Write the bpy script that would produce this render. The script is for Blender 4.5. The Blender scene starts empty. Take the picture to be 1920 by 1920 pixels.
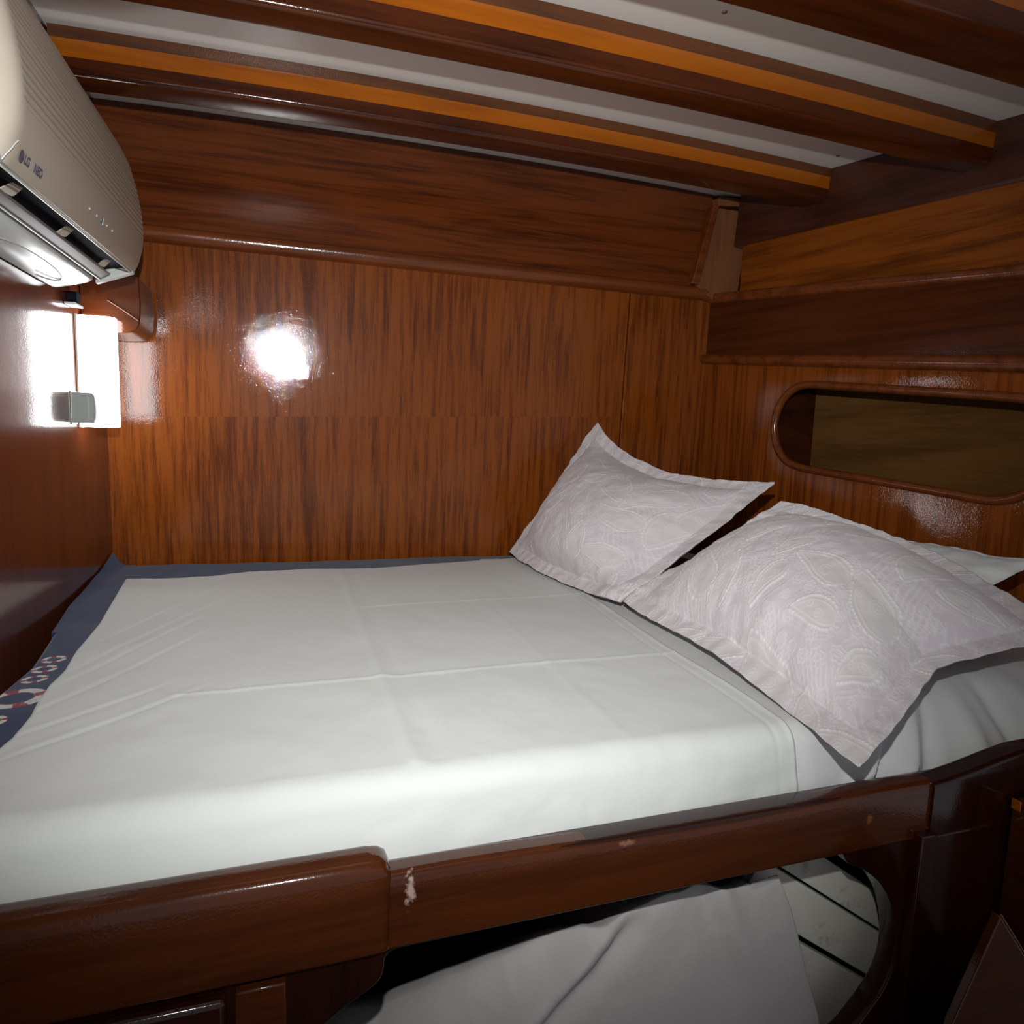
import bpy, math, random
import numpy as np
from mathutils import Matrix, Vector
random.seed(4); RNG = np.random.default_rng(7)
S = bpy.context.scene; C = S.collection

# ------------------------------------------------------------------ camera
cam = bpy.data.cameras.new('camera'); cam.sensor_width = 36; cam.lens = 1283/1920*36; cam.clip_start = 0.01
co = bpy.data.objects.new('camera', cam); C.objects.link(co)
_R = Matrix(((0.94816, 0.00704, -0.31773), (-0.31504, 0.12541, -0.94074), (0.03323, 0.99208, 0.12112)))
_x = Vector(_R.row[0]).normalized(); _y = Vector(_R.row[1]); _y = (_y-_x*_x.dot(_y)).normalized(); _z = _x.cross(_y)
co.matrix_world = Matrix.Translation((0, 0, 1.40)) @ Matrix((_x, _y, _z)).to_4x4()
S.camera = co
# ------------------------------------------------------------------ world, lights, exposure
w = bpy.data.worlds.new('world'); S.world = w; w.use_nodes = True
w.node_tree.nodes['Background'].inputs[0].default_value = (0.9, 0.92, 1.0, 1)
w.node_tree.nodes['Background'].inputs[1].default_value = 0.27
S.view_settings.view_transform = 'Standard'; S.view_settings.look = 'None'
S.view_settings.exposure = 0.0; S.view_settings.gamma = 1; S.view_settings.use_curve_mapping = False

def spot(name, loc, target, watt, size, blend, radius, col=(1, 1, 1)):
    l = bpy.data.lights.new(name, 'SPOT'); l.energy = watt; l.spot_size = math.radians(size); l.spot_blend = blend
    l.shadow_soft_size = radius; l.color = col
    o = bpy.data.objects.new(name, l); C.objects.link(o); o.location = loc
    o.rotation_euler = (Vector(target)-Vector(loc)).to_track_quat('-Z', 'Y').to_euler(); return o
spot('camera_flash', (0.0, 0.02, 1.58), (0.50, 2.0, 1.47), 89, 111, 1.0, 0.010, (0.97, 0.98, 0.97))
# ------------------------------------------------------------------ helpers
def tag(o, label=None, cat=None, group=None, kind=None):
    if label: o['label'] = label
    if cat: o['category'] = cat
    if group: o['group'] = group
    if kind: o['kind'] = kind
    return o

def empty(name, loc, label=None, cat=None, group=None, kind=None):
    o = bpy.data.objects.new(name, None); C.objects.link(o); o.location = loc; o.empty_display_size = 0.05
    return tag(o, label, cat, group, kind)

def worldloc(p):
    v = Vector((0, 0, 0))
    while p is not None:
        v += Vector(p.location); p = p.parent
    return v

def mesh(name, v, f, mat=None, parent=None, smooth=False, bevel=0, autosm=None):
    """mesh from world coordinates; parent keeps it in place"""
    v = np.array(v, float)
    off = np.array(worldloc(parent))
    origin = v.mean(0) if len(v) else np.zeros(3)
    me = bpy.data.meshes.new(name); me.from_pydata([tuple(p) for p in (v-origin).tolist()], [], [tuple(q) for q in (f.tolist() if hasattr(f, 'tolist') else f)]); me.update()
    o = bpy.data.objects.new(name, me); C.objects.link(o)
    if parent is not None: o.parent = parent
    o.location = tuple(origin-off)
    if mat: me.materials.append(mat)
    if smooth: me.polygons.foreach_set('use_smooth', [True]*len(me.polygons))
    if bevel:
        m = o.modifiers.new('bevel', 'BEVEL'); m.width = bevel; m.segments = 3; m.limit_method = 'ANGLE'; m.angle_limit = math.radians(35)
        m.harden_normals = False
        me.polygons.foreach_set('use_smooth', [True]*len(me.polygons))
        try: me.set_sharp_from_angle(angle=math.radians(50))
        except Exception: pass
    elif autosm:
        me.polygons.foreach_set('use_smooth', [True]*len(me.polygons))
        try: me.set_sharp_from_angle(angle=math.radians(autosm))
        except Exception: pass
    return o

def box(name, a, b, mat, parent=None, bevel=0.002):
    x0, y0, z0 = a; x1, y1, z1 = b
    v = [(x0, y0, z0), (x1, y0, z0), (x1, y1, z0), (x0, y1, z0), (x0, y0, z1), (x1, y0, z1), (x1, y1, z1), (x0, y1, z1)]
    f = [(0, 3, 2, 1), (4, 5, 6, 7), (0, 1, 5, 4), (1, 2, 6, 5), (2, 3, 7, 6), (3, 0, 4, 7)]
    return mesh(name, v, f, mat, parent, bevel=bevel)

def loft(name, loops, mat, parent=None, autosm=40, cap=True, bevel=0, closed=False):
    n = len(loops[0]); v = [p for L in loops for p in L]; f = []
    m = len(loops)
    for i in range(m if closed else m-1):
        a = i*n; b = ((i+1) % m)*n
        for j in range(n):
            k = (j+1) % n
            f.append((a+j, a+k, b+k, b+j))
    if cap and not closed:
        f.append(tuple(range(n))[::-1]); f.append(tuple(range((m-1)*n, m*n)))
    o = mesh(name, v, f, mat, parent, bevel=bevel, autosm=None if bevel else autosm)
    fixn(o); return o

def fixn(o):
    import bmesh
    bm = bmesh.new(); bm.from_mesh(o.data); bmesh.ops.recalc_face_normals(bm, faces=bm.faces); bm.to_mesh(o.data); bm.free()

def smoothpoly(pts, r=0.02, n=5):
    """round the corners of a closed 2D polygon"""
    out = []; m = len(pts)
    for i in range(m):
        p = np.array(pts[i], float); a = np.array(pts[i-1], float); b = np.array(pts[(i+1) % m], float)
        rr = r[i] if hasattr(r, '__len__') else r
        da = min(rr, np.linalg.norm(a-p)*0.49); db = min(rr, np.linalg.norm(b-p)*0.49)
        A = p+(a-p)/max(np.linalg.norm(a-p), 1e-9)*da; B = p+(b-p)/max(np.linalg.norm(b-p), 1e-9)*db
        for k in range(n+1):
            t = k/n; out.append(tuple((1-t)**2*A+2*t*(1-t)*p+t*t*B))
    return out

def chaikin(pts, it=2):
    for _ in range(it):
        o = []
        for i in range(len(pts)):
            a = np.array(pts[i]); b = np.array(pts[(i+1) % len(pts)])
            o += [tuple(a*.75+b*.25), tuple(a*.25+b*.75)]
        pts = o
    return pts

def plate(name, outer, holes, thick, frame, mat, parent=None, bevel=0.003):
    """2D polygon with holes made thick; frame(u, v, w) -> world"""
    cu = bpy.data.curves.new(name, 'CURVE'); cu.dimensions = '2D'; cu.fill_mode = 'BOTH'; cu.extrude = thick/2-bevel
    cu.bevel_depth = bevel; cu.bevel_resolution = 2; cu.offset = -bevel
    for poly in [outer]+holes:
        sp = cu.splines.new('POLY'); sp.points.add(len(poly)-1)
        for i, p in enumerate(poly): sp.points[i].co = (p[0], p[1], 0, 1)
        sp.use_cyclic_u = True
    t = bpy.data.objects.new('tmp', cu); C.objects.link(t)
    dg = bpy.context.evaluated_depsgraph_get(); me = bpy.data.meshes.new_from_object(t.evaluated_get(dg))
    bpy.data.objects.remove(t)
    v = [frame(q.co.x, q.co.y, q.co.z-thick/2) for q in me.vertices]; f = [tuple(p.vertices) for p in me.polygons]
    o = mesh(name, v, f, mat, parent, autosm=40); 
    import bmesh
    bm = bmesh.new(); bm.from_mesh(o.data); bmesh.ops.remove_doubles(bm, verts=bm.verts, dist=1e-5); bmesh.ops.recalc_face_normals(bm, faces=bm.faces); bm.to_mesh(o.data); bm.free()
    return o

def tube(name, pts, r, mat, parent=None, closed=False, seg=12, sx=1.0, ref=(0, 0, 1)):
    P = [np.array(p, float) for p in pts]; m = len(P); loops = []; ref = np.array(ref, float)
    for i in range(m):
        if closed: t = P[(i+1) % m]-P[i-1]
        else: t = P[min(i+1, m-1)]-P[max(i-1, 0)]
        t /= np.linalg.norm(t)
        b = np.cross(t, ref); 
        if np.linalg.norm(b) < 1e-3: b = np.cross(t, (1, 0, 0))
        b /= np.linalg.norm(b); n = np.cross(b, t)
        loops.append([tuple(P[i]+r*(math.cos(2*math.pi*k/seg)*b+sx*math.sin(2*math.pi*k/seg)*n)) for k in range(seg)])
    return loft(name, loops, mat, parent, autosm=60, closed=closed)

def vnoise(x, y, seed=0):
    """smooth value noise, vectorised"""
    xi = np.floor(x).astype(np.int64); yi = np.floor(y).astype(np.int64); xf = x-xi; yf = y-yi
    def h(a, b):
        n = (a*374761393+b*668265263+seed*1442695041) & 0xffffffff
        n = ((n ^ (n >> 13))*1274126177) & 0xffffffff
        return ((n ^ (n >> 16)) & 0xffff)/65535.0
    u = xf*xf*(3-2*xf); v = yf*yf*(3-2*yf)
    return (h(xi, yi)*(1-u)+h(xi+1, yi)*u)*(1-v)+(h(xi, yi+1)*(1-u)+h(xi+1, yi+1)*u)*v*1.0
def fnoise(x, y, seed=0, o=3):
    s = 0; a = 1; t = 0
    for k in range(o):
        s = s+a*(vnoise(x*2**k, y*2**k, seed+k)*2-1); t += a; a *= .5
    return s/t
def segridge(x, y, a, b, width, taper=0.15):
    """1 on the segment a-b, falling off across it and fading at its ends"""
    a = np.array(a); b = np.array(b); d = b-a; L = np.linalg.norm(d); d = d/L
    t = (x-a[0])*d[0]+(y-a[1])*d[1]; s = -(x-a[0])*d[1]+(y-a[1])*d[0]
    e = np.clip(np.minimum(t, L-t)/(taper*L)+.5, 0, 1); e = e*e*(3-2*e)
    return np.exp(-(s/width)**2)*e

def gridfaces(nu, nv, off=0, flip=False):
    i, j = np.meshgrid(np.arange(nu-1), np.arange(nv-1), indexing='ij')
    a = (i*nv+j).ravel()+off
    f = np.stack([a, a+nv, a+nv+1, a+1], 1)
    return f[:, ::-1] if flip else f

# ------------------------------------------------------------------ materials
def newmat(name, base=(0.8, 0.8, 0.8), rough=0.5, metal=0.0, spec=0.5, coat=0.0, coat_r=0.05, emit=None, es=0):
    m = bpy.data.materials.new(name); m.use_nodes = True; b = m.node_tree.nodes['Principled BSDF']
    b.inputs['Base Color'].default_value = (*base, 1); b.inputs['Roughness'].default_value = rough
    b.inputs['Metallic'].default_value = metal; b.inputs['Specular IOR Level'].default_value = spec
    b.inputs['Coat Weight'].default_value = coat; b.inputs['Coat Roughness'].default_value = coat_r
    if emit: b.inputs['Emission Color'].default_value = (*emit, 1); b.inputs['Emission Strength'].default_value = es
    return m
def N(m, t, **k):
    n = m.node_tree.nodes.new(t)
    for a, v in k.items():
        if a in n.inputs: n.inputs[a].default_value = v
        else: setattr(n, a, v)
    return n
def lk(m, a, b): m.node_tree.links.new(a, b)

def wood(name, dark, light, across=(1, 0, 0), ribbons=14.0, rough=0.32, coat=1.0, coat_r=0.09, contrast=1.0, peel=0.25, cath=0.0):
    """varnished timber: stretched noise for figure, fine noise for pores, orange-peel bump in the varnish"""
    m = newmat(name, light, rough, coat=coat, coat_r=coat_r, spec=0.05)
    b = m.node_tree.nodes['Principled BSDF']
    tc = N(m, 'ShaderNodeTexCoord')
    sc = [2.0 if a == 0 else 1.0*ribbons*a for a in across]
    mp = N(m, 'ShaderNodeMapping'); mp.inputs['Scale'].default_value = sc; lk(m, tc.outputs['Object'], mp.inputs['Vector'])
    n1 = N(m, 'ShaderNodeTexNoise', Scale=1.0, Detail=5.0, Roughness=0.6, Distortion=cath); lk(m, mp.outputs[0], n1.inputs['Vector'])
    mp2 = N(m, 'ShaderNodeMapping'); mp2.inputs['Scale'].default_value = [s*7 if a else s*3 for s, a in zip(sc, across)]; lk(m, tc.outputs['Object'], mp2.inputs['Vector'])
    n2 = N(m, 'ShaderNodeTexNoise', Scale=1.0, Detail=4.0, Roughness=0.7); lk(m, mp2.outputs[0], n2.inputs['Vector'])
    n3 = N(m, 'ShaderNodeTexNoise', Scale=2.2, Detail=3.0); lk(m, tc.outputs['Object'], n3.inputs['Vector'])
    a1 = N(m, 'ShaderNodeMath', operation='MULTIPLY_ADD'); a1.inputs[1].default_value = 0.45; lk(m, n2.outputs[0], a1.inputs[0]); lk(m, n1.outputs[0], a1.inputs[2])
    a2 = N(m, 'ShaderNodeMath', operation='MULTIPLY_ADD'); a2.inputs[1].default_value = 0.4; lk(m, n3.outputs[0], a2.inputs[0]); lk(m, a1.outputs[0], a2.inputs[2])
    cr = N(m, 'ShaderNodeValToRGB'); lk(m, a2.outputs[0], cr.inputs[0])
    h = 0.21/contrast
    cr.color_ramp.elements[0].position = 0.925-h; cr.color_ramp.elements[0].color = (*dark, 1)
    cr.color_ramp.elements[1].position = 0.925+h; cr.color_ramp.elements[1].color = (*light, 1)
    lk(m, cr.outputs[0], b.inputs['Base Color'])
    nb = N(m, 'ShaderNodeTexNoise', Scale=300.0, Detail=2.0); lk(m, tc.outputs['Object'], nb.inputs['Vector'])
    nb2 = N(m, 'ShaderNodeTexNoise', Scale=22.0, Detail=2.0); lk(m, tc.outputs['Object'], nb2.inputs['Vector'])
    ab = N(m, 'ShaderNodeMath', operation='MULTIPLY_ADD'); ab.inputs[1].default_value = 1.6; lk(m, nb2.outputs[0], ab.inputs[0]); lk(m, nb.outputs[0], ab.inputs[2])
    bp = N(m, 'ShaderNodeBump', Strength=peel, Distance=0.0005); lk(m, ab.outputs[0], bp.inputs['Height'])
    lk(m, bp.outputs[0], b.inputs['Coat Normal']); lk(m, bp.outputs[0], b.inputs['Normal'])
    return m

def cloth(name, col, weave=900.0, amt=0.25, blot=0.04):
    m = newmat(name, col, 0.85, spec=0.15); b = m.node_tree.nodes['Principled BSDF']
    b.inputs['Sheen Weight'].default_value = 0.15
    tc = N(m, 'ShaderNodeTexCoord')
    n = N(m, 'ShaderNodeTexNoise', Scale=weave, Detail=2.0); lk(m, tc.outputs['Object'], n.inputs['Vector'])
    n2 = N(m, 'ShaderNodeTexNoise', Scale=35.0, Detail=4.0, Roughness=0.65); lk(m, tc.outputs['Object'], n2.inputs['Vector'])
    a = N(m, 'ShaderNodeMath', operation='MULTIPLY_ADD'); a.inputs[1].default_value = 3.0; lk(m, n2.outputs[0], a.inputs[0]); lk(m, n.outputs[0], a.inputs[2])
    bp = N(m, 'ShaderNodeBump', Strength=amt, Distance=0.0008); lk(m, a.outputs[0], bp.inputs['Height']); lk(m, bp.outputs[0], b.inputs['Normal'])
    return m

MAH_D, MAH_L = (0.055, 0.0105, 0.003), (0.200, 0.046, 0.0095)
M = {}
M['panel'] = wood('ribbon_mahogany_upright', (0.095, 0.019, 0.0025), (0.225, 0.055, 0.006), (1, 1, 0), 66, contrast=1.2, coat=0.7, coat_r=0.030, peel=0.42)
M['panel_low'] = M['panel']
M['board'] = wood('mahogany_lengthwise', (0.055, 0.0115, 0.003), (0.145, 0.034, 0.007), (0, 0, 1), 44, contrast=1.1, cath=0.5, coat_r=0.16, peel=0.5)
M['left'] = wood('mahogany_foot_wall', (0.055, 0.012, 0.005), (0.11, 0.024, 0.008), (0, 1, 0), 18, contrast=0.8, coat_r=0.10, peel=0.3)
M['rail'] = wood('mahogany_moulding', (0.09, 0.02, 0.005), (0.17, 0.042, 0.009), (0, 1, 1), 40, coat_r=0.16, peel=0.5)
M['dark'] = wood('dark_mahogany', (0.018, 0.0035, 0.0018), (0.055, 0.011, 0.004), (0, 1, 1), 22, coat_r=0.12, peel=0.4)
M['hull'] = wood('teak_plank', (0.08, 0.017, 0.002), (0.24, 0.062, 0.006), (0, 0, 1), 34, contrast=0.9, cath=0.2, coat=0.5, coat_r=0.2)
M['midpanel'] = wood('dark_hull_panel', (0.035, 0.0075, 0.002), (0.080, 0.018, 0.0035), (0, 0, 1), 50, contrast=0.8, coat_r=0.14, peel=0.4)
M['clamp'] = wood('dark_deck_shelf', (0.03, 0.008, 0.004), (0.07, 0.018, 0.008), (0, 0, 1), 20, coat_r=0.22, peel=0.9)
M['amber'] = wood('amber_inlay', (0.24, 0.054, 0.0015), (0.38, 0.098, 0.002), (0, 1, 1), 20, contrast=0.8, coat_r=0.12)
M['brown'] = wood('brown_strip', (0.065, 0.019, 0.004), (0.12, 0.035, 0.007), (0, 1, 1), 30, coat_r=0.2, peel=0.6)
M['beamcap'] = wood('red_brown_beam', (0.028, 0.006, 0.002), (0.075, 0.016, 0.003), (0, 1, 1), 26, coat_r=0.08, peel=0.3)
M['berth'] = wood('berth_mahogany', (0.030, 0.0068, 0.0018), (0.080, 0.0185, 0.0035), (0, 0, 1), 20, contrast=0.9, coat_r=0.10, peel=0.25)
def worn(m, marks):
    """scuffs with a shape of their own: (centre, half sizes, colour)"""
    b = m.node_tree.nodes['Principled BSDF']; src = b.inputs['Base Color'].links[0].from_socket
    tc = N(m, 'ShaderNodeNewGeometry')
    for c, h, col in marks:
        sb_ = N(m, 'ShaderNodeVectorMath', operation='SUBTRACT'); sb_.inputs[1].default_value = c; lk(m, tc.outputs['Position'], sb_.inputs[0])
        dv = N(m, 'ShaderNodeVectorMath', operation='DIVIDE'); dv.inputs[1].default_value = h; lk(m, sb_.outputs[0], dv.inputs[0])
        ln = N(m, 'ShaderNodeVectorMath', operation='LENGTH'); lk(m, dv.outputs[0], ln.inputs[0])
        nz = N(m, 'ShaderNodeTexNoise', Scale=160.0, Detail=4.0); lk(m, tc.outputs['Position'], nz.inputs['Vector'])
        ad = N(m, 'ShaderNodeMath', operation='MULTIPLY_ADD'); ad.inputs[1].default_value = 2.4; lk(m, nz.outputs[0], ad.inputs[0]); lk(m, ln.outputs['Value'], ad.inputs[2])
        mr = N(m, 'ShaderNodeMapRange'); mr.inputs['From Min'].default_value = 1.55; mr.inputs['From Max'].default_value = 2.1; mr.inputs['To Min'].default_value = 1; mr.inputs['To Max'].default_value = 0; lk(m, ad.outputs[0], mr.inputs['Value'])
        mx = N(m, 'ShaderNodeMix', data_type='RGBA'); lk(m, mr.outputs[0], mx.inputs[0]); lk(m, src, mx.inputs[6]); mx.inputs[7].default_value = (*col, 1); src = mx.outputs[2]
    lk(m, src, b.inputs['Base Color'])
M['rail_worn'] = wood('berth_rail_worn', (0.030, 0.0068, 0.0018), (0.080, 0.0185, 0.0035), (0, 0, 1), 20, contrast=0.9, coat_r=0.10, peel=0.25)
worn(M['rail_worn'], [((0.132, 0.697, 0.888), (0.008, 0.03, 0.022), (0.42, 0.30, 0.26)), ((0.785, 0.697, 0.868), (0.006, 0.03, 0.009), (0.22, 0.08, 0.02)), ((0.40, 0.697, 0.897), (0.012, 0.03, 0.004), (0.2, 0.09, 0.05))])
M['berth_shaded'] = wood('berth_mahogany_shaded', (0.010, 0.002, 0.0009), (0.030, 0.0058, 0.0018), (1, 0, 0), 14, contrast=0.8, coat_r=0.12, peel=0.2)  # berth mahogany again, light fall-off put into the darker colour
M['plywood'] = wood('raw_plywood', (0.075, 0.033, 0.008), (0.15, 0.070, 0.019), (0, 0, 1), 12, coat=0.0, rough=0.75, contrast=0.8)
M['post'] = wood('light_brown_post', (0.13, 0.047, 0.02), (0.21, 0.080, 0.034), (1, 1, 0), 16, contrast=0.7, coat=0.3, coat_r=0.3)
M['ceil'] = newmat('painted_ceiling', (0.80, 0.78, 0.74), 0.35, spec=0.4)
M['shell'] = newmat('cream_plastic', (0.46, 0.40, 0.33), 0.38, spec=0.4)
M['shell_white'] = newmat('white_plastic', (0.55, 0.57, 0.54), 0.25)
M['black'] = newmat('black_plastic', (0.006, 0.007, 0.012), 0.9, spec=0.1)
M['flap'] = newmat('grey_plastic', (0.13, 0.115, 0.10), 0.55)
M['ink'] = newmat('grey_ink', (0.10, 0.09, 0.12), 0.5)
M['grey'] = newmat('grey_switch_plastic', (0.30, 0.32, 0.31), 0.5)
M['steel'] = newmat('brushed_steel', (0.6, 0.6, 0.6), 0.3, metal=1.0)
M['lamp'] = newmat('lit_diffuser', (0.9, 0.9, 0.9), 0.4, emit=(0.95, 0.97, 1.0), es=15.0)
M['sheet'] = cloth('white_cotton', (0.655, 0.675, 0.65))
M['sheet2'] = cloth('white_cotton_under', (0.63, 0.64, 0.63))
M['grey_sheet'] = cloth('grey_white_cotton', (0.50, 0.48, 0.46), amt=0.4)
M['paint'] = newmat('worn_white_paint', (0.42, 0.40, 0.33), 0.6)
def _wear(m):
    b = m.node_tree.nodes['Principled BSDF']; tc = N(m, 'ShaderNodeTexCoord'); n = N(m, 'ShaderNodeTexNoise', Scale=14.0, Detail=7.0, Roughness=0.7); lk(m, tc.outputs['Object'], n.inputs['Vector'])
    cr = N(m, 'ShaderNodeValToRGB'); lk(m, n.outputs[0], cr.inputs[0])
    cr.color_ramp.elements[0].position = .30; cr.color_ramp.elements[0].color = (.42, .31, .20, 1); cr.color_ramp.elements[1].position = .45; cr.color_ramp.elements[1].color = (.72, .70, .60, 1)
    lk(m, cr.outputs[0], b.inputs['Base Color'])
_wear(M['paint'])
M['floor'] = wood('cabin_floor', (0.03, 0.01, 0.004), (0.08, 0.025, 0.008), (1, 0, 0), 12)

def attr_cloth(name, attr):
    m = cloth(name, (0.6, 0.6, 0.6)); a = N(m, 'ShaderNodeAttribute', attribute_name=attr); lk(m, a.outputs['Color'], m.node_tree.nodes['Principled BSDF'].inputs['Base Color']); return m
M['navy'] = attr_cloth('navy_printed_cotton', 'print')
M['quilt'] = attr_cloth('lilac_quilted_cotton', 'print')

# ------------------------------------------------------------------ setting
XL = -0.458; YB = 2.15
def xr(y, base=1.43): return base+0.22*(2.15-y)
def zc(x, y): return 2.2+0.04*(y-1.3)-0.018*(x-0.65)**2

# floor
tag(box('floor', (-0.7, -0.9, -0.03), (2.3, 2.4, 0.0), M['floor'], bevel=0), kind='structure')
# back wall: upright-grained panel in four veneer sheets (joint at z=1.41-1.46, groove at x=1.115)
def sheetpanel(name, x0, x1, z0a, z0b, z1a, z1b, mat, parent, y=YB, t=0.01, bevel=0.0012):
    v = [(x0, y, z0a), (x1, y, z0b), (x1, y, z1b), (x0, y, z1a), (x0, y+t, z0a), (x1, y+t, z0b), (x1, y+t, z1b), (x0, y+t, z1a)]
    v = [(a, b-0.046*(c-1.5), c) for a, b, c in v]   # the panel leans a little into the cabin at the top
    f = [(0, 1, 2, 3), (7, 6, 5, 4), (0, 4, 5, 1), (1, 5, 6, 2), (2, 6, 7, 3), (3, 7, 4, 0)]
    return mesh(name, v, f, mat, parent, bevel=bevel)
wb = sheetpanel('wall_back', -0.60, 1.60, 0.0, 0.0, 2.26, 2.26, M['dark'], None, y=YB+0.045, t=0.03, bevel=0)
tag(wb, kind='structure')
sheetpanel('lower_panel', XL-0.02, 1.112, 0.55, 0.55, 1.395, 1.452, M['panel'], wb, bevel=0)
sheetpanel('upper_panel', XL-0.02, 1.112, 1.395, 1.452, 1.89, 1.89, M['panel'], wb, bevel=0)
sheetpanel('end_panel', 1.118, 1.475, 0.55, 0.55, 1.89, 1.89, M['panel'], wb, bevel=0.0015)
# leaning top board
xs = np.linspace(XL-0.02, 1.415, 12)
lo = [[(x, YB-0.030, 1.885), (x, YB-0.012, zc(x, YB)-0.002), (x, YB+0.02, zc(x, YB)-0.002), (x, YB+0.02, 1.885)] for x in xs]
loft('top_board', lo, M['board'], wb, autosm=30)
# rail moulding on the back wall
prof = [(0.0, 1.864), (-0.016, 1.866), (-0.027, 1.871), (-0.0315, 1.878), (-0.0335, 1.886), (-0.0345, 1.894), (-0.031, 1.903), (-0.020, 1.908), (0.0, 1.9085)]
xs = list(np.linspace(XL, 1.39, 8))
loops = [[(x, YB-0.012+p[0], p[1]) for p in prof] for x in xs]
for x, s in ((1.405, .96), (1.418, .80), (1.426, .5), (1.430, .15)):
    loops.append([(x, YB-0.012+p[0]*s, 1.864+(p[1]-1.864)*(0.55+0.45*s)-0.02*(1-s)) for p in prof])
tag(loft('trim_1', loops, M['rail'], autosm=50), kind='structure')

# left wall
wl = tag(box('wall_left', (XL-0.03, -0.6, 0.0), (XL, 2.22, 2.28), M['left'], bevel=0), kind='structure')

# ceiling (painted, cambered)
gx = np.linspace(-0.7, 2.3, 31); gy = np.linspace(-0.9, 2.2, 8)
v = [(x, y, zc(x, y)) for x in gx for y in gy]; v += [(x, y, zc(x, y)+0.03) for x in gx for y in gy]
f = [tuple(q) for q in gridfaces(31, 8)]+[tuple(q) for q in gridfaces(31, 8, 31*8, True)]
ce = mesh('ceiling', v, f, M['ceil'], smooth=True); fixn(ce); tag(ce, kind='structure')

for x, y in ((1.505, 1.665), (0.80, 1.21)):
    z = zc(x, y)-0.0005
    loft('screw', [[(x+0.0055*k*math.cos(a), y+0.0055*k*math.sin(a), z-h) for a in np.linspace(0, 2*math.pi, 12, endpoint=False)] for h, k in ((0, 1), (0.001, 1), (0.0018, .6))], M['steel'], ce, autosm=50)
# right wall (the hull side), local frame s along the wall, n into the cabin
E1 = np.array([0.2149, -0.9766, 0]); EN = np.array([-0.9766, -0.2149, 0]); O1 = np.array([1.43, 2.15, 0])
def W(s, z, n): return tuple(O1+E1*s+EN*n+np.array([0, 0, z]))
SY = lambda y: (2.15-y)/0.9766
open_pts = [(SY(1.79), 1.545), (SY(1.74), 1.565), (SY(1.163), 1.512), (SY(1.085), 1.497), (SY(1.05), 1.45), (SY(1.05), 1.36), (SY(1.135), 1.284), (SY(1.193), 1.262), (SY(1.40), 1.281), (SY(1.74), 1.309), (SY(1.80), 1.335), (SY(1.836), 1.41), (SY(1.83), 1.49)]
hole = smoothpoly(open_pts, [.04, .04, .1, .05, .05, .05, .03, .03, .1, .05, .06, .06, .06], 5)
S1 = 2.3
def lin(a, b): return lambda s: a+(b-a)*(s-0.0)/1.0
zmold = (lin(1.651, 1.568), lin(1.684, 1.611)); zrail = (lin(1.858, 1.786), lin(1.894, 1.817)); ztrim = lin(2.046, 2.022)
outer = [(0.0, 0.55), (S1, 0.55), (S1, zmold[0](S1)+0.02), (0.0, zmold[0](0)+0.02)]
wr = plate('wall_right', outer, [hole], 0.016, lambda u, v, w_: W(u, v, w_), M['panel'], bevel=0.001); tag(wr, kind='structure')
def strip(name, zl, zh, n0, n1, mat, parent=None, s0=0.0, s1=S1, rnd=0.0, back=-0.03, k=6, tilt=0.0):
    loops = []
    for s in np.linspace(s0, s1, 14):
        a, b = zl(s), zh(s); L = [(s, a, back)]
        if rnd:
            for i in range(k+1):
                th = math.pi*i/k
                L.append((s, (a+b)/2-(b-a)/2*math.cos(th), n0+(n1-n0)*math.sin(th)**0.7 if 0 < i < k else n0))
        else: L += [(s, a, n0), (s, b, n1)]
        L.append((s, b, back)); loops.append([W(*q) for q in L])
    return loft(name, loops, mat, parent, autosm=50)
strip('middle_panel', lambda s: zmold[1](s)-0.01, lambda s: zrail[0](s)+0.01, 0.0, 0.004, M['midpanel'], wr)
strip('upper_plank', lambda s: zrail[1](s)-0.01, lambda s: ztrim(s)+0.004, -0.047, -0.045, M['hull'], wr, s0=0.10, back=-0.07)
strip('ledge', lambda s: zrail[1](s)-0.012, lambda s: zrail[1](s)-0.002, 0.004, 0.004, M['rail'], wr, s0=0.0, back=-0.06)
tag(strip('trim_2', zmold[0], zmold[1], 0.004, 0.024, M['rail'], rnd=1), kind='structure')
tag(strip('trim_3', zrail[0], zrail[1], 0.006, 0.020, M['rail'], rnd=1), kind='structure')
# deck shelf the beams land on
loops = []
for s in np.linspace(0.075, S1, 14):
    loops.append([W(s, ztrim(s), -0.09), W(s, ztrim(s), -0.034), W(s, ztrim(s)+0.006, -0.030), W(s, 2.27, -0.050), W(s, 2.27, -0.10)])
tag(loft('trim_4', loops, M['clamp'], autosm=30), kind='structure')
# locker behind the opening
lk0, lk1 = 0.300, 1.30
box_pts = lambda n0, n1, za, zb, sa, sb: [[W(sa, za, n0), W(sb, za, n0), W(sb, zb, n0), W(sa, zb, n0)], [W(sa, za, n1), W(sb, za, n1), W(sb, zb, n1), W(sa, zb, n1)]]
loft('light_leak_skin', box_pts(-0.245, -0.255, 0.5, 2.3, -0.05, S1), M['dark'], wr, autosm=30)  # unseen skin added to stop world light leaking in behind the wall
loft('locker_back', box_pts(-0.215, -0.225, 1.10, 1.66, lk0, lk1), M['plywood'], wr, autosm=30)
loft('locker_shelf', box_pts(-0.018, -0.215, 1.23, 1.24, lk0, lk1), M['plywood'], wr, autosm=30)
loft('locker_top', box_pts(-0.018, -0.215, 1.60, 1.61, lk0, lk1), M['plywood'], wr, autosm=30)
loft('locker_end', box_pts(-0.018, -0.215, 1.24, 1.60, lk0, lk0+0.01), M['dark'], wr, autosm=30)  # shadow inside the locker put into the dark colour of both ends
loft('locker_end', box_pts(-0.018, -0.215, 1.24, 1.60, lk1-0.01, lk1), M['dark'], wr, autosm=30)
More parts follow.
